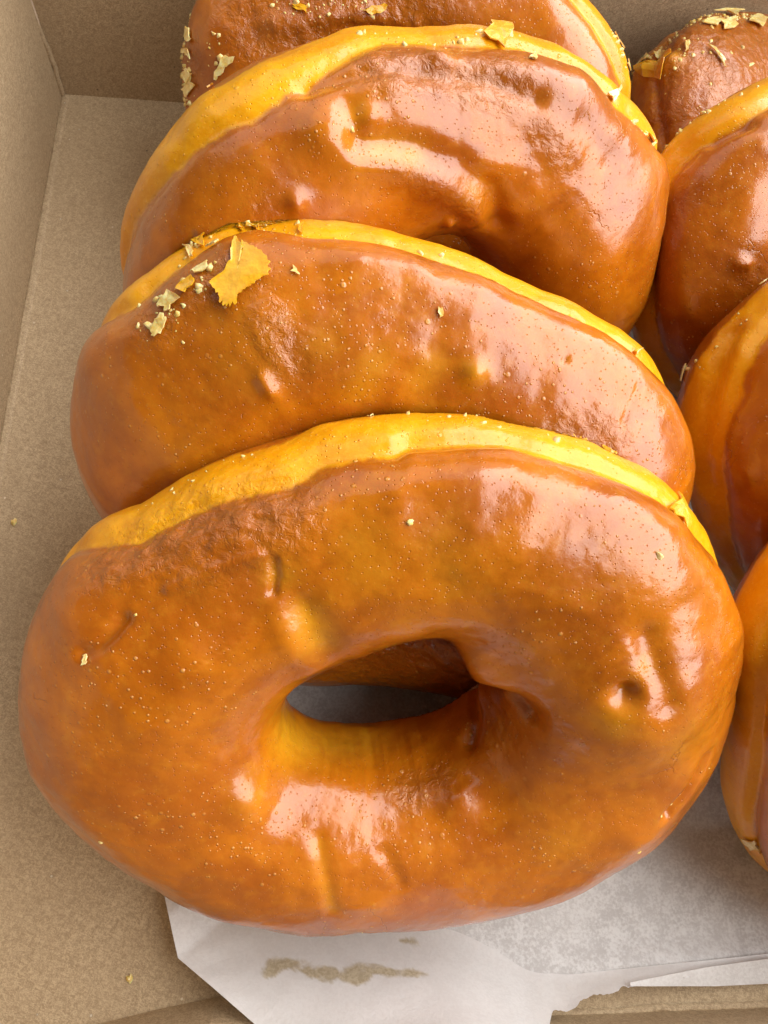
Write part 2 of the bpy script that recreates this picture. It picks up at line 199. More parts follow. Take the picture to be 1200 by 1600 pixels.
# ---------------------------------------------------------------- materials
class N:
    """small node builder"""
    def __init__(s, name):
        s.m = bpy.data.materials.new(name); s.m.use_nodes = True
        s.t = s.m.node_tree; s.t.nodes.clear()
        s.out = s.t.nodes.new('ShaderNodeOutputMaterial')
    def n(s, typ, **kw):
        nd = s.t.nodes.new(typ)
        for k, v in kw.items():
            if k.startswith('i_'):
                key = k[2:].replace('_', ' ')
                s.put(nd.inputs[key], v)
            else: setattr(nd, k, v)
        return nd
    def put(s, sock, v):
        if isinstance(v, bpy.types.NodeSocket): s.t.links.new(v, sock)
        else: sock.default_value = v
    def math(s, op, a, b=None, c=None, clamp=False):
        nd = s.t.nodes.new('ShaderNodeMath'); nd.operation = op; nd.use_clamp = clamp
        s.put(nd.inputs[0], a)
        if b is not None: s.put(nd.inputs[1], b)
        if c is not None: s.put(nd.inputs[2], c)
        return nd.outputs[0]
    def mix(s, f, a, b):
        nd = s.t.nodes.new('ShaderNodeMix'); nd.data_type = 'RGBA'
        s.put(nd.inputs[0], f); s.put(nd.inputs[6], a); s.put(nd.inputs[7], b)
        return nd.outputs[2]
    def rng(s, v, a, b, c=0.0, d=1.0, smooth=True):
        nd = s.t.nodes.new('ShaderNodeMapRange'); nd.interpolation_type = 'SMOOTHSTEP' if smooth else 'LINEAR'
        s.put(nd.inputs[0], v); s.put(nd.inputs[1], a); s.put(nd.inputs[2], b); s.put(nd.inputs[3], c); s.put(nd.inputs[4], d)
        return nd.outputs[0]
    def noise(s, vec, scale, detail=3, rough=0.55, dist=0.0, col=False):
        nd = s.n('ShaderNodeTexNoise', i_Vector=vec, i_Scale=scale, i_Detail=detail, i_Roughness=rough, i_Distortion=dist)
        return nd.outputs['Color' if col else 'Fac']
    def voro(s, vec, scale, feature='F1', rand=1.0):
        nd = s.n('ShaderNodeTexVoronoi', feature=feature, i_Vector=vec, i_Scale=scale, i_Randomness=rand)
        return nd
    def attr(s, name):
        return s.n('ShaderNodeAttribute', attribute_name=name).outputs['Fac']
    def bump(s, h, dist, strength=1.0, normal=None):
        nd = s.n('ShaderNodeBump', i_Height=h, i_Distance=dist, i_Strength=strength)
        if normal is not None: s.put(nd.inputs['Normal'], normal)
        return nd.outputs[0]

def rgb(r, g, b): return (r, g, b, 1.0)

def glazed_material(name, seed):
    g = N(name)
    co = g.n('ShaderNodeTexCoord').outputs['Object']
    co = g.n('ShaderNodeVectorMath', operation='ADD', i_Vector=co).outputs[0]
    co.node.inputs[1].default_value = (seed * 0.37, seed * 0.91, seed * 0.53)
    n1 = g.noise(co, 75, 4, 0.6, 0.6); n2 = g.noise(co, 330, 4, 0.65); n3 = g.noise(co, 1500, 2, 0.6)
    pale = g.attr('pale'); yel = g.attr('yellow'); brn = g.attr('brown')
    col = g.mix(g.rng(n1, .35, .66), rgb(.36, .088, .002), rgb(.50, .142, .003))
    col = g.mix(g.math('MULTIPLY', g.rng(n2, .50, .75), .30), col, rgb(.58, .225, .008))
    col = g.mix(g.math('MULTIPLY', g.rng(n2, .48, .25), .28), col, rgb(.24, .052, .003))
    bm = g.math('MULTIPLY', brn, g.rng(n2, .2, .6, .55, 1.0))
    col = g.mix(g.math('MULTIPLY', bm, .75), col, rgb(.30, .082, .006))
    ym = g.math('MULTIPLY', yel, g.rng(n2, .2, .6, .6, 1.0))
    col = g.mix(g.math('MULTIPLY', ym, .85), col, rgb(.66, .29, .010))
    pm = g.rng(g.math('ADD', pale, g.math('MULTIPLY', g.math('SUBTRACT', n2, .5), .5)), .22, .72)
    palec = g.mix(g.rng(n1, .35, .65), rgb(.68, .262, .0015), rgb(.80, .350, .003))
    palec = g.mix(g.math('MULTIPLY', g.rng(n3, .45, .75), .25), palec, rgb(.84, .48, .05))
    col = g.mix(pm, col, palec)
    # tiny bubbles in the glaze
    v1 = g.voro(co, 980); v2 = g.voro(co, 480); v3 = g.voro(co, 150)
    def dots(v, r, keep):
        sc_ = g.n('ShaderNodeSeparateColor', i_Color=v.outputs['Color']); sp = sc_.outputs[0]
        rr = g.math('MULTIPLY', g.rng(sc_.outputs[1], 0, 1, .45, 1.25, smooth=False), r)
        d = g.rng(g.math('DIVIDE', v.outputs['Distance'], rr), 1.0, .35)
        return g.math('MULTIPLY', d, g.rng(sp, keep, keep + .12))
    cl = g.rng(g.noise(co, 55, 2), .47, .60, .12, 1.0)
    d1 = g.math('MULTIPLY', dots(v1, .24, .22), cl); d2 = g.math('MULTIPLY', dots(v2, .20, .50), cl); d3 = g.math('MULTIPLY', dots(v3, .085, .72), cl)
    dd = g.math('MAXIMUM', g.math('MAXIMUM', d1, d2), d3)
    col = g.mix(g.math('MULTIPLY', dd, .45), col, rgb(.78, .42, .10))
    # hairline cracks
    wob = g.n('ShaderNodeVectorMath', operation='MULTIPLY_ADD', i_Vector=g.noise(co, 160, 3, .6, col=True))
    wob.inputs[1].default_value = (.008, .008, .008); g.put(wob.inputs[2], co)
    ce = g.voro(wob.outputs[0], 62, 'DISTANCE_TO_EDGE').outputs['Distance']
    crack = g.math('MULTIPLY', g.rng(ce, .011, .002), g.rng(g.noise(co, 45, 2), .62, .68))
    crack = g.math('MULTIPLY', crack, g.math('SUBTRACT', 1.0, pm))
    col = g.mix(g.math('MULTIPLY', crack, .30), col, rgb(.20, .045, .006))
    # thin raised wrinkles of set glaze
    wob2 = g.n('ShaderNodeVectorMath', operation='MULTIPLY_ADD', i_Vector=g.noise(co, 300, 3, .6, col=True))
    wob2.inputs[1].default_value = (.005, .005, .005); g.put(wob2.inputs[2], co)
    re_ = g.voro(wob2.outputs[0], 150, 'DISTANCE_TO_EDGE').outputs['Distance']
    ridge = g.math('MULTIPLY', g.rng(re_, .030, .004), g.rng(g.noise(co, 90, 3), .66, .76))
    ridge = g.math('MULTIPLY', ridge, g.math('SUBTRACT', 1.0, g.math('MULTIPLY', pm, .6)))
    col = g.mix(g.math('MULTIPLY', ridge, .12), col, rgb(.70, .36, .08))
    # relief
    rough_zone = g.rng(g.math('ADD', brn, g.math('MULTIPLY', g.math('SUBTRACT', n1, .5), .6)), .10, .65)
    wr = g.noise(co, 620, 4, .62, .8)
    h = g.math('ADD', g.math('MULTIPLY', dd, .55), g.math('MULTIPLY', ridge, .30))
    h = g.math('ADD', h, g.math('MULTIPLY', g.noise(co, 260, 4, .6), .45))
    h = g.math('ADD', h, g.math('MULTIPLY', n3, .12))
    h = g.math('ADD', h, g.math('MULTIPLY', g.math('MULTIPLY', wr, rough_zone), 1.8))
    h = g.math('SUBTRACT', h, g.math('MULTIPLY', crack, .25))
    pits = g.voro(co, 1300).outputs['Distance']
    h = g.math('SUBTRACT', h, g.math('MULTIPLY', g.rng(pits, .22, .06), .30))
    nb = g.bump(h, .00022, 1.0)
    bs = g.n('ShaderNodeBsdfPrincipled')
    g.put(bs.inputs['Base Color'], col)
    g.put(bs.inputs['Roughness'], g.rng(n2, .3, .7, .30, .45)); bs.inputs['Specular IOR Level'].default_value = .12
    bs.inputs['Subsurface Weight'].default_value = .22
    bs.inputs['Subsurface Radius'].default_value = (1.0, .35, .06); bs.inputs['Subsurface Scale'].default_value = .0024
    g.put(bs.inputs['Coat Weight'], g.math('SUBTRACT', 1.0, g.math('MULTIPLY', pm, .45)))
    g.put(bs.inputs['Coat Roughness'], g.rng(g.noise(co, 120, 3), .35, .7, .15, .27)); bs.inputs['Coat IOR'].default_value = 1.5
    g.put(bs.inputs['Normal'], nb); g.put(bs.inputs['Coat Normal'], nb)
    g.t.links.new(bs.outputs[0], g.out.inputs[0])
    return g.m

def flake_material(name, c1, c2, rough, trans=0.0):
    g = N(name)
    co = g.n('ShaderNodeTexCoord').outputs['Object']
    n1 = g.noise(co, 900, 4, .6)
    bs = g.n('ShaderNodeBsdfPrincipled')
    g.put(bs.inputs['Base Color'], g.mix(g.rng(n1, .3, .7), c1, c2))
    bs.inputs['Roughness'].default_value = rough
    bs.inputs['Subsurface Weight'].default_value = .3; bs.inputs['Subsurface Scale'].default_value = .001
    bs.inputs['Coat Weight'].default_value = .6; bs.inputs['Coat Roughness'].default_value = .15
    bs.inputs['Transmission Weight'].default_value = trans; bs.inputs['IOR'].default_value = 1.3
    g.put(bs.inputs['Normal'], g.bump(g.noise(co, 700, 2, .5), .00016, 1.0))
    g.t.links.new(bs.outputs[0], g.out.inputs[0])
    return g.m

def kraft_material():
    g = N('kraft_cardboard')
    co = g.n('ShaderNodeTexCoord').outputs['Object']
    def fib(ang, sc, st):
        m0 = g.n('ShaderNodeMapping', i_Vector=co); m0.inputs['Rotation'].default_value = ang
        mp = g.n('ShaderNodeMapping', i_Vector=m0.outputs[0]); mp.inputs['Scale'].default_value = st
        return g.noise(mp.outputs[0], sc, 4, .62, 1.6)
    f1 = fib((.2, .1, .35), 2600, (1, .30, .7)); f2 = fib((.1, .3, -1.1), 3300, (1, .34, .6)); f3 = fib((.6, .1, 1.9), 2300, (.9, .36, .6))
    fm = g.math('MULTIPLY', g.math('ADD', g.math('ADD', f1, f2), f3), .3333)
    n1 = g.noise(co, 38, 4, .6); n2 = g.noise(co, 420, 4, .65)
    col = g.mix(g.rng(fm, .41, .59), rgb(.325, .228, .128), rgb(.565, .425, .262))
    col = g.mix(g.math('MULTIPLY', g.rng(n1, .35, .7), .35), col, rgb(.38, .265, .15))
    col = g.mix(g.math('MULTIPLY', g.rng(n2, .55, .8), .5), col, rgb(.24, .15, .085))
    hi = g.rng(f2, .64, .74); col = g.mix(g.math('MULTIPLY', hi, .55), col, rgb(.60, .47, .31))
    v = g.voro(co, 210); sp = g.n('ShaderNodeSeparateColor', i_Color=v.outputs['Color'])
    dk = g.math('MULTIPLY', g.rng(v.outputs['Distance'], .075, .045), g.rng(sp.outputs[0], .60, .62))
    lt = g.math('MULTIPLY', g.rng(v.outputs['Distance'], .065, .035), g.rng(sp.outputs[1], .45, .47))
    col = g.mix(g.math('MULTIPLY', dk, .7), col, rgb(.07, .05, .035)); col = g.mix(g.math('MULTIPLY', lt, .75), col, rgb(.74, .64, .48))
    bs = g.n('ShaderNodeBsdfPrincipled'); g.put(bs.inputs['Base Color'], col)
    bs.inputs['Roughness'].default_value = .62; bs.inputs['Specular IOR Level'].default_value = .35
    h = g.math('ADD', g.math('MULTIPLY', fm, 1.0), g.math('MULTIPLY', n2, .6))
    g.put(bs.inputs['Normal'], g.bump(h, .00030, 1.0))
    g.t.links.new(bs.outputs[0], g.out.inputs[0])
    return g.m

def paper_material(name):
    g = N(name)
    co = g.n('ShaderNodeTexCoord').outputs['Object']
    st = g.attr('stain'); gr = g.attr('grease')
    n1 = g.noise(co, 1500, 4, .65); n2 = g.noise(co, 300, 3, .6); n3 = g.noise(co, 60, 3, .5)
    mott = g.rng(g.math('ADD', g.math('MULTIPLY', n1, .6), g.math('MULTIPLY', n2, .4)), .40, .60)
    plain = g.mix(g.math('MULTIPLY', mott, .35), rgb(.80, .785, .775), rgb(.87, .862, .855))
    wet = g.mix(mott, rgb(.58, .56, .55), rgb(.80, .795, .79))
    col = g.mix(g.math('MULTIPLY', gr, g.rng(n3, .3, .7, .6, 1.0)), plain, wet)
    sm = g.rng(g.math('ADD', st, g.math('MULTIPLY', g.math('SUBTRACT', g.noise(co, 170, 5, .65), .5), 1.4)), .20, .85)
    stc = g.mix(g.rng(n1, .4, .62), rgb(.36, .26, .085), rgb(.52, .42, .21))
    col = g.mix(g.math('MULTIPLY', sm, .70), col, stc)
    bs = g.n('ShaderNodeBsdfPrincipled'); g.put(bs.inputs['Base Color'], col)
    g.put(bs.inputs['Roughness'], g.math('SUBTRACT', .5, g.math('MULTIPLY', sm, .15))); bs.inputs['Specular IOR Level'].default_value = .35
    g.put(bs.inputs['Normal'], g.bump(g.math('ADD', n1, g.math('MULTIPLY', n2, .6)), .00015, .8))
    tr = g.n('ShaderNodeBsdfTranslucent'); g.put(tr.inputs[0], col)
    mx = g.n('ShaderNodeMixShader'); mx.inputs[0].default_value = .22
    g.t.links.new(bs.outputs[0], mx.inputs[1]); g.t.links.new(tr.outputs[0], mx.inputs[2])
    g.t.links.new(mx.outputs[0], g.out.inputs[0])
    return g.m

def wood_material():
    g = N('table_wood')
    co = g.n('ShaderNodeTexCoord').outputs['Object']
    mp = g.n('ShaderNodeMapping', i_Vector=co); mp.inputs['Scale'].default_value = (1, .08, 1)
    n = g.noise(mp.outputs[0], 60, 5, .6, .4)
    bs = g.n('ShaderNodeBsdfPrincipled'); g.put(bs.inputs['Base Color'], g.mix(g.rng(n, .3, .7), rgb(.16, .10, .06), rgb(.27, .18, .11)))
    bs.inputs['Roughness'].default_value = .4
    g.t.links.new(bs.outputs[0], g.out.inputs[0]); return g.m

KRAFT = kraft_material(); PAPER = paper_material('greaseproof_paper'); WOOD = wood_material()
FLAKE_Y = flake_material('yellow_glaze_flake', rgb(.74, .34, .005), rgb(.83, .43, .012), .35, .12)
FLAKE_P = flake_material('dry_glaze_flake', rgb(.80, .50, .10), rgb(.95, .78, .36), .35, .12)

# ---------------------------------------------------------------- table and cardboard box
def slab(name, P, thick, mat, parent=None, subdiv=1):
    """a sheet with thickness: P is an (n, m, 3) grid in build units, thick a 3-vector pushed to the far side"""
    P = np.asarray(P, float); n, m = P.shape[:2]
    Q = P + np.asarray(thick, float)
    V = np.concatenate([P.reshape(-1, 3), Q.reshape(-1, 3)]); K = n * m
    F = []
    for i in range(n - 1):
        for j in range(m - 1):
            a, b, c, d = i * m + j, i * m + j + 1, (i + 1) * m + j + 1, (i + 1) * m + j
            F.append((a, b, c, d)); F.append((K + d, K + c, K + b, K + a))
    rim = [i for i in range(m)] + [i * m + m - 1 for i in range(1, n)] + [(n - 1) * m + j for j in range(m - 2, -1, -1)] + [i * m for i in range(n - 2, 0, -1)]
    for k in range(len(rim)):
        a, b = rim[k], rim[(k + 1) % len(rim)]
        F.append((b, a, K + a, K + b))
    return mesh_obj(name, V, F, mat, parent, smooth=False)

table = slab('table_top', [[(-6, -5, -.02), (6, -5, -.02)], [(-6, 6, -.02), (6, 6, -.02)]], (0, 0, -.15), WOOD)
tag(table, kind='structure')

X0, X1, Y0, Y1, HB = -.421, 1.22, -.225, 1.128, .52
box = empty('cardboard_box', (0, 0, 0))
tag(box, 'open brown kraft cardboard box holding all the glazed doughnuts and the white paper', 'box')
slab('floor_panel', [[(X0 - .01, Y0 - .08, 0), (X1, Y0 - .08, 0)], [(X0 - .01, Y1, 0), (X1, Y1, 0)]], (0, 0, -.012), KRAFT, box)
def wall_grid(a, b, bow, n=24, h=HB, lean=(0, 0)):
    a = np.array(a, float); b = np.array(b, float); rows = []
    for zz in np.linspace(0.0, h, 9):
        row = []
        for t in np.linspace(0, 1, n):
            p = a + (b - a) * t
            k = math.sin(math.pi * t) * bow * (zz / h)
            row.append((p[0] + lean[0] * zz + k * (b - a)[1], p[1] + lean[1] * zz - k * (b - a)[0], zz))
        rows.append(row)
    return rows
w = slab('wall_panel', wall_grid((X0, Y0 - .06), (X0, Y1), -.004), (-.013, 0, 0), KRAFT, box)
w = slab('wall_panel', wall_grid((X0 + .002, Y1), (X1, Y1 + .0), .003), (0, .013, 0), KRAFT, box)
w = slab('wall_panel', wall_grid((X1, Y1), (X1, Y0 - .06), -.004, h=.40), (.013, 0, 0), KRAFT, box)
fb = [(-.42, -.243), (-.30, -.226), (-.216, -.212), (-.15, -.200), (-.088, -.191), (.0, -.193), (.097, -.201), (.2, -.214), (.287, -.223), (.428, -.2245), (.549, -.226), (.8, -.23), (1.22, -.235)]
rows = []
for zz in np.linspace(0, .40, 7):
    q = sstep(0, .25, np.array(zz))
    rows.append([(x, y * (1 - q) + (-.235) * q - zz * .03, zz + .0005) for x, y in fb])
slab('wall_panel', rows, (0, -.013, 0), KRAFT, box)
# scored fold along the left edge of the floor, and the folded corner
def ribbon(name, pts, wid, hgt, parent, jitter=.0006, n=90):
    pts = np.array(pts, float); seg = np.r_[0, np.cumsum(np.linalg.norm(np.diff(pts, axis=0), axis=1))]
    t = np.linspace(0, seg[-1], n); P = np.stack([np.interp(t, seg, pts[:, k]) for k in range(3)], 1)
    T = np.gradient(P, axis=0); T /= np.linalg.norm(T, axis=1, keepdims=True)
    up = np.array(hgt, float); side = np.cross(T, up); side /= np.linalg.norm(side, axis=1, keepdims=True)
    jit = vnoise(np.stack([t * 60, t * 0, t * 0], 1), 5)[:, None] * jitter
    prof = [(-1, -.1), (-.6, .55), (-.2, .9), (.1, .55), (.35, .8), (.7, .6), (1, -.1)]
    V = np.concatenate([P + side * (a * wid + jit) + up * b for a, b in prof]); m = len(prof)
    F = np.array([(r * n + i, r * n + i + 1, (r + 1) * n + i + 1, (r + 1) * n + i) for r in range(m - 1) for i in range(n - 1)])
    return mesh_obj(name, V, F[:, ::-1].copy(), KRAFT, parent)
ribbon('score_line', [(X0 + .006, 1.124, .0), (X0 + .006, .7, .0), (X0 + .005, .2, .0), (X0 + .005, -.2, .0)], .0062, (0, 0, .0030), box)
ribbon('corner_fold', [(X0 + .0035, Y1 - .0035, .002), (X0 + .0035, Y1 - .0035, .06), (X0 + .001, Y1 - .0045, .105), (X0 - .001, Y1 - .004, .135)], .0042, (.0022, -.0022, 0), box, .0012, 50)
ribbon('score_line', [(.284, -.2215, .001), (.36, -.2225, .002), (.45, -.221, .002), (.56, -.2235, .001), (.8, -.227, .001)], .004, (0, .0004, .0024), box, .0012)

# ---------------------------------------------------------------- greaseproof paper
def at(x, y, z=0.0):
    """the point at height z seen at photo pixel (x, y)"""
    d = CAM_R @ np.array([(x - 600) / 1202.0, (800 - y) / 1202.0, -1.0])
    return CAM_P + d * ((z - 1.0) / d[2])
def resample(pts, n):
    pts = np.array(pts, float); seg = np.r_[0, np.cumsum(np.linalg.norm(np.diff(pts[:, :2], axis=0), axis=1))]
    t = np.linspace(0, seg[-1], n); return np.stack([np.interp(t, seg, pts[:, k]) for k in range(pts.shape[1])], 1)
paper = empty('greaseproof_paper', (0, 0, 0))
tag(paper, 'white greaseproof paper under the doughnuts with a torn front edge and brown stain', 'paper')
nx, ny = 150, 150
xs = np.linspace(-.15, 1.17, nx); ys = np.linspace(-.192, 1.04, ny)
GX, GY = np.meshgrid(xs, ys)
GX = GX + np.where(GX < .1, (.1 - GX) * sstep(-.05, .5, GY) * .5, 0)
GZ = .0025 + .0022 * (1 + fbm(np.stack([GX * 4, GY * 4, GX * 0], -1), 3, 3))
GZ = np.clip(GZ + .012 * sstep(-.145, -.178, GY) * sstep(.1, .5, GX), .001, 1)
def grid_faces(n, m): 
    i, j = np.meshgrid(np.arange(n - 1), np.arange(m - 1), indexing='ij'); a = (i * m + j).ravel()
    return np.stack([a, a + 1, a + m + 1, a + m], 1)
V = np.stack([GX, GY, GZ], -1).reshape(-1, 3)
keep = ~((GX < .02) & (GY < -.05)).ravel()
F = grid_faces(ny, nx); F = F[keep[F].all(1)]
mesh_obj('main_sheet', V, F, PAPER, paper, attrs=dict(stain=np.zeros(len(V)), grease=np.full(len(V), 1.0)))
# the front of the sheet: lifted at the left, folded up along the front wall, torn at the right
top = [(256, 1396, .006), (330, 1408, .006), (500, 1430, .008), (640, 1440, .007), (716, 1450, .006), (770, 1484, .006), (830, 1515, .007), (880, 1524, .010), (1000, 1511, .016), (1100, 1501, .018), (1200, 1490, .018), (1400, 1470, .018), (2300, 1400, .018)]
bot = [(278, 1497, .022), (330, 1541, .045), (400, 1602, .075), (520, 1690, .13), (700, 1720, .14), (842, 1700, .13), (853, 1640, .10), (859, 1598, .075), (862, 1578, .068), (890, 1582, .066), (901, 1574, .065), (909, 1561, .062), (940, 1554, .060), (985, 1541, .056), (1030, 1531, .052), (1082, 1525, .048), (1120, 1514, .044), (1180, 1503, .040), (1220, 1497, .038), (1400, 1478, .036), (2300, 1408, .036)]
m = 420
# pair the two edges by matching x, so the columns run up the flap
tx = np.array([0, .07, .3, .5, .62, .68, .74, .80, .86, .92, .96, .98, 1.0])
def par(pts, key):
    pts = np.array(pts, float); return lambda s: np.stack([np.interp(s, key, pts[:, k]) for k in range(3)], 1)
kt = (np.array([p[0] for p in top]) - 256.) / (2300 - 256.)
kb = np.array([0, .02, .055, .115, .21, .285, .2915, .2940, .2965, .3085, .315, .320, .334, .356, .378, .404, .422, .452, .471, .559, 1.0])
sN = np.concatenate([np.linspace(0, .27, 130), np.linspace(.27, .48, 240)[1:], np.linspace(.48, 1, 60)[1:]])
Tp = par(top, kt)(sN); Bp = par(bot, kb)(sN)
def soften(P, k, a):
    Q = P.copy()
    for _ in range(k): Q[1:-1] = (Q[:-2] + 2 * Q[1:-1] + Q[2:]) / 4
    w_ = sstep(a, a + .03, sN)[:, None]; return P * (1 - w_) + Q * w_
Tp = soften(Tp, 120, .04); Bp = soften(Bp, 10, .06)
tear = vnoise(np.stack([Bp[:, 0] * .11, Bp[:, 0] * 0, Bp[:, 0] * 0], 1), 31) * 2.5 + vnoise(np.stack([Bp[:, 0] * .33, Bp[:, 0] * 0, Bp[:, 0] * 0], 1), 37) * 1.3
tear = tear * sstep(.285, .295, sN)
R = 46
lay = []
for r in range(R):
    q = r / (R - 1)
    px = Tp[:, :2] * (1 - q) + Bp[:, :2] * q
    px[:, 1] += tear * q ** 9
    lift = q ** 1.5
    rise = .030 + .034 * sstep(300, 900, px[:, 0])
    z = Tp[:, 2] + rise * (np.maximum(px[:, 1] - Tp[:, 1], 0) / 90.0) ** 1.25
    fold = (sstep(.0, .09, sN) * .5 + .5)
    z = z + .0075 * fbm(np.stack([px[:, 0] * .007, px[:, 1] * .011, px[:, 0] * 0], -1), 21, 3) * q * (1 - .5 * q)
    # turned-up corner triangle at the left end
    tri = np.clip(1 - (px[:, 0] - 262) / 75.0 - 0.0, 0, 1)
    z = z + .006 * tri * q * (1 - q * .5)
    sd = ((px[:, 0] - 278) * -.66 + (px[:, 1] - 1497) * -.75)          # crease from the corner tip towards the doughnut
    side_ = (px[:, 0] - 278) * .75 + (px[:, 1] - 1497) * -.66
    cross = (px[:, 0] - 278) * (1440 - 1497) - (px[:, 1] - 1497) * (345 - 278)
    z = z + np.clip(cross / 88.0, 0, 60) * .00042
    lay.append((px, z))
V = np.array([[at(p[0], p[1], zz) for p, zz in zip(px, z)] for px, z in lay])
PX = np.array([px for px, z in lay])
def blot(cx, cy, rx, ry, a=1.0): return a * np.exp(-(((PX[..., 0] - cx) / rx) ** 2 + ((PX[..., 1] - cy) / ry) ** 2) ** 1.5)
wx = fbm(np.stack([PX[..., 0] * .018, PX[..., 1] * .03, PX[..., 0] * 0], -1), 91, 4, .6); wy = fbm(np.stack([PX[..., 0] * .02, PX[..., 1] * .03, PX[..., 0] * 0 + 9], -1), 95, 4, .6)
PX = PX + np.stack([wx * 22, wy * 9], -1)
stain = np.maximum.reduce([blot(440, 1512, 40, 17), blot(505, 1520, 30, 14), blot(580, 1522, 70, 10), blot(562, 1514, 28, 13, .9), blot(640, 1526, 30, 12), blot(640, 1477, 24, 6, .9)])
PX = PX - np.stack([wx * 22, wy * 9], -1)
gr = np.clip(.25 + .5 * sstep(1470, 1420, PX[..., 1]) + .35 * (PX[..., 0] < 335) * sstep(1500, 1440, PX[..., 1]), 0, 1) * .5
mesh_obj('front_flap', V.reshape(-1, 3), grid_faces(R, len(sN)), PAPER, paper, attrs=dict(stain=stain, grease=gr))
# lower ply showing under the torn edge at the right
lo_t = resample([(985, 1535, .036), (1100, 1512, .030), (1200, 1498, .028), (1500, 1470, .026), (2300, 1400, .026)], 120)
lo_b = resample([(985, 1541, .036), (1060, 1541, .028), (1120, 1541, .024), (1200, 1537, .020), (1500, 1518, .018), (2300, 1450, .018)], 120)
V = np.array([[at(*(lo_t[i] * (1 - q) + lo_b[i] * q)) for i in range(120)] for q in np.linspace(0, 1, 10)])
mesh_obj('torn_ply', V.reshape(-1, 3), grid_faces(10, 120), PAPER, paper, attrs=dict(stain=np.zeros(1200), grease=np.full(1200, .5)))

# ---------------------------------------------------------------- doughnuts
def section(c, s, e=.85):
    return np.sign(c) * np.abs(c) ** e, np.sign(s) * np.abs(s) ** e

def frame(p):
    ct, st = math.cos(p['tau']), math.sin(p['tau']); Rt = np.array([[1, 0, 0], [0, ct, -st], [0, st, ct]])
    cy, sy = math.cos(p['yaw']), math.sin(p['yaw']); Rz = np.array([[cy, -sy, 0], [sy, cy, 0], [0, 0, 1]])
    cr, sr = math.cos(p['rol']), math.sin(p['rol']); Rr = np.array([[cr, 0, sr], [0, 1, 0], [-sr, 0, cr]])
    return Rz @ Rr @ Rt, np.array([p['cx'], p['cy'], p['cz']])

def ring_terms(p, th):
    ro = 1 + sum(p[f'a{k}'] * np.cos(k * th) + p[f'b{k}'] * np.sin(k * th) for k in range(2, 6))
    ri = p['ri'] * (1 + p['ia2'] * np.cos(2 * th) + p['ib2'] * np.sin(2 * th) + p['ia3'] * np.cos(3 * th) + p['ib3'] * np.sin(3 * th))
    O = np.stack([ro * np.cos(th), ro * np.sin(th)], -1); I = np.stack([ri * np.cos(th) + p['ix'], ri * np.sin(th) + p['iy']], -1)
    return O, I

WMEAN = {}
def local(p, th, ph):
    """doughnut surface in its own frame; th and ph broadcast together"""
    th, ph = np.broadcast_arrays(th, ph)
    key = id(p)
    if key not in WMEAN:
        t = np.linspace(0, 2 * np.pi, 120, endpoint=False); O, I = ring_terms(p, t); WMEAN[key] = np.linalg.norm(O - I, axis=-1).mean()
    O, I = ring_terms(p, th)
    cc, ss = section(np.cos(ph), np.sin(ph)); t = (1 + cc) / 2
    XY = I * (1 - t)[..., None] + O * t[..., None]
    wf = (np.linalg.norm(O - I, axis=-1) / WMEAN[key]) ** .5
    Z = wf * np.where(np.sin(ph) > 0, p['hT'], p['hB']) * ss + p['z2'] * np.cos(2 * th) + p['w2'] * np.sin(2 * th)
    return np.concatenate([XY, Z[..., None]], -1) * p['A']

def inside(p, X):
    """mask of world points inside the plain body of doughnut p"""
    Rm, c = frame(p); L = (X - c) @ Rm / p['A']
    m = np.zeros(X.shape[:-1], bool)
    th = np.arctan2(L[..., 1], L[..., 0])
    O, I = ring_terms(p, th)
    ro = np.linalg.norm(O, axis=-1); ri = np.linalg.norm(I, axis=-1); r = np.hypot(L[..., 0], L[..., 1])
    t = (r - ri) / (ro - ri); cc = np.clip(2 * t - 1, -1.5, 1.5)
    z = L[..., 2] - p['z2'] * np.cos(2 * th) - p['w2'] * np.sin(2 * th)
    ss = z / np.where(z > 0, p['hT'], p['hB'])
    return np.abs(cc) ** (1 / .85) ** 1 * np.abs(cc) ** (1 / .85) + np.abs(ss) ** (2 / .85) < 1.02

def seg_dist(X, pts):
    if len(pts) == 1: return np.linalg.norm(X - pts[0], axis=-1)
    d = None
    for a, b in zip(pts[:-1], pts[1:]):
        ab = b - a; t = np.clip(((X - a) @ ab) / max(ab @ ab, 1e-12), 0, 1)
        q = np.linalg.norm(X - (a + t[..., None] * ab), axis=-1); d = q if d is None else np.minimum(d, q)
    return d

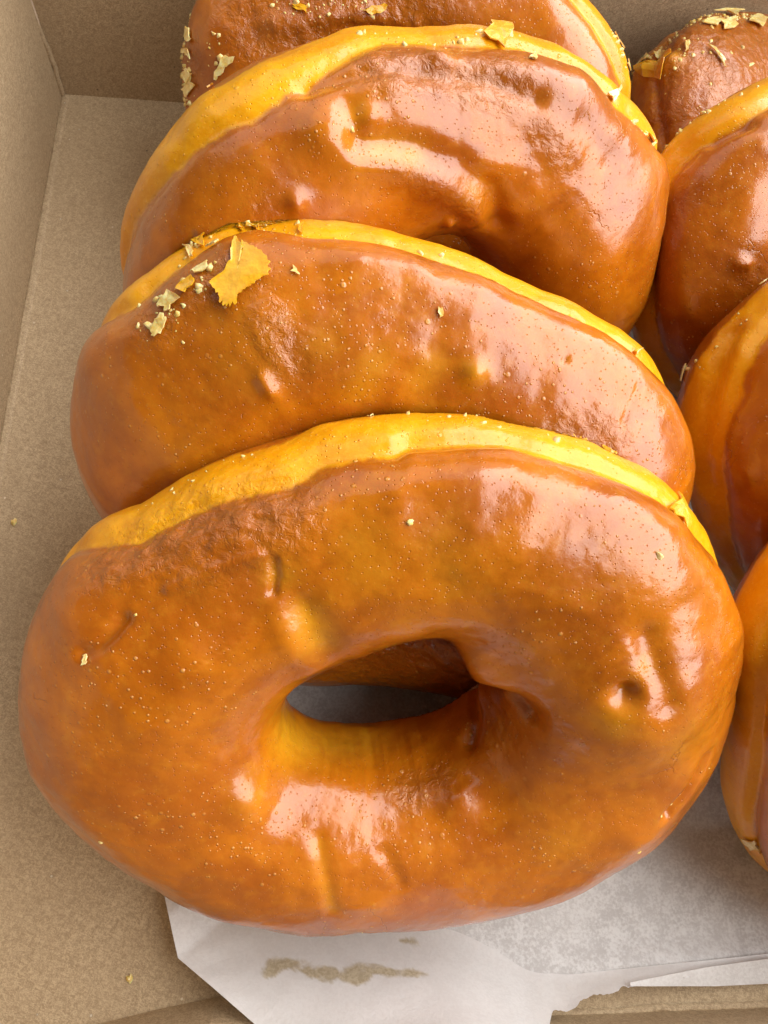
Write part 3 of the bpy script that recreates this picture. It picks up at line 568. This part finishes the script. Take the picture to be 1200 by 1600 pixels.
def flake(dn, ring, kind, parent):
    """a thin curled flake of glaze lying on the surface of a doughnut; ring is its outline as (theta, phi) pairs"""
    ring = np.array(ring); 
    if ring[:, 0].max() - ring[:, 0].min() > 3: ring[:, 0] = np.where(ring[:, 0] > 3.14, ring[:, 0] - 2 * np.pi, ring[:, 0])
    big = kind == 'big'
    n0 = len(ring); sub = 4 if big else 3
    out = []
    for i in range(n0):
        a, b = ring[i], ring[(i + 1) % n0]
        for k in range(sub): out.append(a + (b - a) * k / sub)
    out = np.array(out); cen = ring.mean(0)
    lv = [1, .86, .68, .48, .25] if big else [1, .6]
    nr = len(out); U = np.concatenate([cen + (out - cen) * s for s in lv] + [cen[None]])
    P, Nn = dn['smooth' if big else 'surf'](U[:, 0], U[:, 1])
    nm = Nn.mean(0); Nn = Nn * .4 + nm * .6; Nn /= np.linalg.norm(Nn, axis=1, keepdims=True)
    size = np.linalg.norm(P[:nr] - P[-1], axis=1).mean()
    rim = np.concatenate([np.full(nr, s) for s in lv] + [[0]])
    lift = .0024 + size * (.09 if big else .07) * (1 + fbm(P * 32, 77, 2))
    lift = lift + size * (.13 if big else .11) * (rim ** 3) * (vnoise(P * 30, 13) * .7 + .5)
    jag = np.zeros_like(P)
    jag[:nr] = (P[:nr] - P[-1]) * (rng.normal(0, .05 if big else .16, nr))[:, None]
    V = P + jag + Nn * lift[:, None]
    W = V - Nn * .0013
    K = len(V); L = len(lv); F = []
    for r in range(L - 1):
        for i in range(nr):
            a, b = r * nr + i, r * nr + (i + 1) % nr; c, d = b + nr, a + nr
            F += [(a, b, c, d), (K + d, K + c, K + b, K + a)]
    for i in range(nr):
        a, b = (L - 1) * nr + i, (L - 1) * nr + (i + 1) % nr
        F += [(a, b, K - 1), (2 * K - 1, K + b, K + a)]
        j = (i + 1) % nr; F.append((2 * K + j, 2 * K + i, 2 * K + nr + i, 2 * K + nr + j))
    return mesh_obj('glaze_flake', np.concatenate([V, W, V[:nr], W[:nr]]), F, FLAKE_P if kind == 'p' else FLAKE_Y, parent, dn['base'], smooth=big)

def crumb_crust(dn, spots, parent, seed):
    """dry sugar crumbs stuck along an edge, too small to pick apart: one part"""
    rs = np.random.default_rng(seed); Vs = []; Fs = []; k = 0
    for line, spread, count in spots:
        line = np.array(line); seg = np.linspace(0, len(line) - 1, count) + rs.normal(0, .02, count); seg = np.clip(seg, 0, len(line) - 1)
        t = np.interp(seg, np.arange(len(line)), line[:, 0]); f = np.interp(seg, np.arange(len(line)), line[:, 1])
        P, Nn = dn['surf'](t + rs.normal(0, spread / .3, count), f + rs.normal(0, spread / .11, count))
        for p, n in zip(P, Nn):
            u = np.cross(n, [.3, .5, .81]); u /= np.linalg.norm(u); v = np.cross(n, u)
            r = .0010 + .0034 * rs.random() ** 2.6; m = 6; a = np.arange(m) * 2 * np.pi / m + rs.random() * 6
            rr = r * (.5 + rs.random(m) * .9); tilt = rs.normal(0, .35, 2)
            low = p + u * (np.cos(a) * rr)[:, None] + v * (np.sin(a) * rr)[:, None] - n * .0006
            hz = r * (.35 + .3 * rs.random(m)) + (np.cos(a) * tilt[0] + np.sin(a) * tilt[1]) * rr
            topv = p + (low - p) * .72 + n * hz[:, None]
            Vs += list(low) + list(topv) + [topv.mean(0) + n * r * .1]
            for i in range(m):
                j = (i + 1) % m; Fs += [(k + i, k + j, k + m + j), (k + i, k + m + j, k + m + i), (k + m + i, k + m + j, k + 2 * m)]
            k += 2 * m + 1
    if Vs:
        o = mesh_obj('dry_sugar_crumbs', np.array(Vs), np.array(Fs), FLAKE_P, parent, dn['base'], smooth=False); o['kind'] = 'stuff'

def doughnut(key, nu, nv, mat, label, behind, seed, group):
    d = D[key]; p = d['par']; Rm, ctr = frame(p); A = p['A']
    th = np.linspace(0, 2 * np.pi, nu, endpoint=False)
    # crust edge around the ring
    if d['band']:
        off = d.get('boff', 0.0)
        bt = np.array(d['band']); bl = d.get('blend', .55); tt = np.r_[bt[-1, 0] + bl - 2 * np.pi, bt[0, 0] - bl, bt[:, 0], bt[-1, 0] + bl, bt[0, 0] - bl + 2 * np.pi]
        bd = d.get('bdef', .1); bb = np.r_[bd, bd, bt[:, 1] + off, bd, bd]
        o = np.argsort(tt); pb = np.interp(th, tt[o], bb[o], period=None)
    else: pb = np.full(nu, .3)
    for _ in range(3): pb = (np.roll(pb, 1) + pb * 2 + np.roll(pb, -1)) / 4
    pb0 = pb + .02 * fbm(np.stack([np.cos(th) * 3, np.sin(th) * 3, th * 0 + seed], 1), seed, 2)
    pb = pb0 + .022 * fbm(np.stack([np.cos(th) * 24, np.sin(th) * 24, th * 0 + seed], 1), seed + 50, 3, .6) + .030 * fbm(np.stack([np.cos(th) * 7, np.sin(th) * 7, th * 0 + seed], 1), seed, 4, .6)
    bandw = .62 + .12 * vnoise(np.stack([np.cos(th) * 2, np.sin(th) * 2, th * 0], 1), seed + 5)
    n_cr, n_bd = int(nv * .64), int(nv * .18); n_un = nv - n_cr - n_bd
    t1 = np.linspace(0, 1, n_cr, endpoint=False); t2 = np.linspace(0, 1, n_bd, endpoint=False); t3 = np.linspace(0, 1, n_un, endpoint=False)
    top_end = np.pi + .55
    ph_c = pb[:, None] + (top_end - pb[:, None]) * t1[None]
    lo = pb - bandw                                             # lower edge of the band
    ph_u = top_end + (lo[:, None] + 2 * np.pi - top_end) * t3[None]
    ph_b = lo[:, None] + bandw[:, None] * t2[None] + 2 * np.pi
    PH = np.concatenate([ph_c, ph_u, ph_b], 1); TH = np.repeat(th[:, None], nv, 1)
    B = local(p, TH, PH)
    eps = 1e-3
    Nn = np.cross(local(p, TH + eps, PH) - local(p, TH - eps, PH), local(p, TH, PH + eps) - local(p, TH, PH - eps))
    Nn /= np.linalg.norm(Nn, axis=-1, keepdims=True) + 1e-15
    q = B / A + seed * 3.7
    dphi = (PH - pb0[:, None] + np.pi) % (2 * np.pi) - np.pi      # angle above the crust edge
    dcol = (PH - pb[:, None] + np.pi) % (2 * np.pi) - np.pi
        # lumps of the dough, the rolled pale band and the crease above it
    disp = A * (.018 * fbm(q * 2.2, seed, 2) + .0036 * fbm(q * 6.5, seed + 9, 2) + .0010 * fbm(q * 26, seed + 3, 2))
    ot = np.array(d['oc'] + [d['oc'][0]]); oc = np.interp(th, np.linspace(0, 2 * np.pi, len(ot)), ot)
    disp = disp + oc[:, None] * np.clip(np.cos(PH), 0, 1) ** .5
    cmod = .5 + .5 * sstep(-.5, .5, fbm(np.stack([np.cos(TH) * 1.7, np.sin(TH) * 1.7, TH * 0 + seed], -1), seed + 2, 2))
    disp = disp - A * .026 * cmod * np.exp(-(dphi / .10) ** 2) + A * .016 * np.exp(-((dphi + .32) / .26) ** 2) + A * .02 * np.exp(-((dphi - .42) / .25) ** 2) * cmod
    # radial pleats drawn in towards the hole
    hole = np.exp(-((PH - np.pi) / .75) ** 2)
    disp = disp + A * .004 * hole * fbm(np.stack([np.cos(TH) * 4.5, np.sin(TH) * 4.5, PH * .5 + seed], -1), seed + 21, 3)
    onband = sstep(.04, -.06, dphi) * sstep(-.9, -.6, dphi)
    disp = disp + onband * A * .0020 * fbm(q * 8, seed + 61, 3, .6)
    def pts(l): a = np.array(l); return local(p, a[:, 0], a[:, 1])
    for l, w, amp in d['feat']: disp = disp + amp * np.exp(-(seg_dist(B, pts(l)) / w) ** 2)
    yel = np.zeros_like(TH); brn = np.zeros_like(TH)
    for l, w, amp in d['yel']: yel = np.maximum(yel, amp * np.exp(-(seg_dist(B, pts(l)) / w) ** 2))
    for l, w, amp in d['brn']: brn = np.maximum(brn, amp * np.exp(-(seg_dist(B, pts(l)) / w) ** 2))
    disp = disp + brn * A * .006 * fbm(q * np.array([16, 16, 22.]), seed + 33, 3, .6)
    pale = d.get('paleness', 1.0) * sstep(.13, -.09, dcol) * sstep(-.0, .18, dcol + bandw[:, None]) 
    L = B + Nn * disp[..., None]
    X = L @ Rm.T + ctr
    up = Rm[:, 2]
    for c_, r_, v_ in d.get('press', []):                       # dented by the doughnut that leans on it
        X = X + np.array(v_) * np.exp(-(np.linalg.norm(X - np.array(c_), axis=-1) / r_) ** 2)[..., None]
    if behind is not None:                                       # soft dough presses flat against its neighbour
        bp = D[behind]['par']
        soft = (np.sin(PH) < .25)
        for _ in range(60):
            m_ = inside(bp, X) & soft
            if not m_.any(): break
            X[m_] += up * .004
        gap = inside(bp, X - up * .002) & soft
    X[..., 2] = np.where(X[..., 2] < .010, .0075 + (X[..., 2] - .010) * .05, X[..., 2]); X[..., 2] = np.maximum(X[..., 2], .0062)
    X[..., 1] = np.minimum(X[..., 1], Y1 - .004)
    du = np.roll(X, -1, 0) - np.roll(X, 1, 0); dv = np.roll(X, -1, 1) - np.roll(X, 1, 1)
    NW = np.cross(du, dv); NW /= np.linalg.norm(NW, axis=-1, keepdims=True) + 1e-15
    base = np.array([ctr[0], X[..., 1].min() * .5 + ctr[1] * .5, .006])
    root = empty('doughnut', Vector(base * S)); tag(root, label, 'doughnut', group)
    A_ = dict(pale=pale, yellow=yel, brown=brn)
    def part(name, j0, j1):
        cols = np.arange(j0, j1 + 1) % nv; k = len(cols)
        i, j = np.meshgrid(np.arange(nu), np.arange(k - 1), indexing='ij'); i2 = (i + 1) % nu
        F = np.stack([i * k + j, i2 * k + j, i2 * k + j + 1, i * k + j + 1], -1).reshape(-1, 4)
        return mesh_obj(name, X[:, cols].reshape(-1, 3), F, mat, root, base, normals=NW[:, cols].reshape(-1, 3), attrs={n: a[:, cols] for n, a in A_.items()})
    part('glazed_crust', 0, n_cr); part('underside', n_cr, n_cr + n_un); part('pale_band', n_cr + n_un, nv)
    # lookup of the finished surface for the flakes stuck on it
    def surf(t, f):
        iu = np.round(np.asarray(t) / (2 * np.pi) * nu).astype(int) % nu
        f = np.asarray(f); row = PH[iu]; ff = f[:, None]
        dd = np.abs((row - ff + np.pi) % (2 * np.pi) - np.pi); jv = dd.argmin(1)
        return X[iu, jv], NW[iu, jv]
    def smooth(t, f):
        e = 2e-2; B0 = local(p, t, f)
        n = np.cross(local(p, t + e, f) - local(p, t - e, f), local(p, t, f + e) - local(p, t, f - e)); n /= np.linalg.norm(n, axis=1, keepdims=True)
        Pw = B0 @ Rm.T + ctr; nw = n @ Rm.T
        off = ((surf(t, f)[0] - Pw) * nw).sum(1)
        return Pw + nw * np.percentile(off, 75), nw
    dn = dict(surf=surf, smooth=smooth, base=base)
    for l, kind in d['flk']: flake(dn, l, kind, root)
    crumb_crust(dn, d['crb'], root, seed)
    return root

LEFT = 'left column of doughnuts leaning on one another'
RIGHT = 'right column of doughnuts cut by the edge of the photo'
SPEC = [
 ('d1', 760, 300, 'frontmost whole glazed doughnut, its round hole showing white paper', 'd2', 1, LEFT),
 ('d2', 620, 240, 'glazed doughnut with a big yellow flake stuck on its crust', 'd3', 2, LEFT),
 ('d3', 620, 240, 'dimpled glazed doughnut with a thick glossy lip bulging over its hole', 'd4', 3, LEFT),
 ('d4', 420, 170, 'rearmost doughnut of the left column, against the back wall, dry flakes on its left side', None, 4, LEFT),
 ('r4', 380, 150, 'orange doughnut cut by the photo edge at lower right, standing on the bare white paper', 'r3', 5, RIGHT),
 ('r3', 380, 150, 'dark shaded doughnut in the right column with a broad olive-yellow band on its left', 'r2', 6, RIGHT),
 ('r2', 420, 170, 'shiny brown doughnut in the right column with a thick yellow rim along its top', 'r1', 7, RIGHT),
 ('r1', 420, 170, 'dull doughnut crusted with dry pale flakes in the far right corner by the back wall', None, 8, RIGHT),
]
for key, nu, nv, label, behind, seed, grp in SPEC:
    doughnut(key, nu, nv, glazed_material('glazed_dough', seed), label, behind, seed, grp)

# ---------------------------------------------------------------- crumbs fallen on the cardboard
def crumb(px, r, mat, label, seed):
    c = at(*px, 0.0); n = 9; V = []; F = []
    a = np.linspace(0, 2 * np.pi, n, endpoint=False); rs = np.random.default_rng(seed)
    k = 1 + rs.normal(0, .22, n)
    for s, z in ((1, .0008), (.72, .006 * r / .01), (.3, .008 * r / .01)):
        for i in range(n): V.append((c[0] + math.cos(a[i]) * r * k[i] * s * .75, c[1] + math.sin(a[i]) * r * k[i] * s * 1.15, z * (1 + rs.normal(0, .12))))
    for q in range(2):
        for i in range(n): F.append((q * n + i, q * n + (i + 1) % n, (q + 1) * n + (i + 1) % n, (q + 1) * n + i))
    F.append(tuple(range(2 * n, 3 * n))); F.append(tuple(range(n - 1, -1, -1)))
    o = mesh_obj('glaze_crumb', V, F, mat, None, (c[0], c[1], 0), smooth=False)
    o.location = Vector((c[0] * S, c[1] * S, 0)); tag(o, label, 'crumb')
crumb((22, 816), .0048, FLAKE_P, 'yellow glaze crumb on the cardboard floor near the left wall', 1)
crumb((203, 1528), .0045, FLAKE_P, 'pale sliver of glaze on the cardboard left of the paper corner', 2)
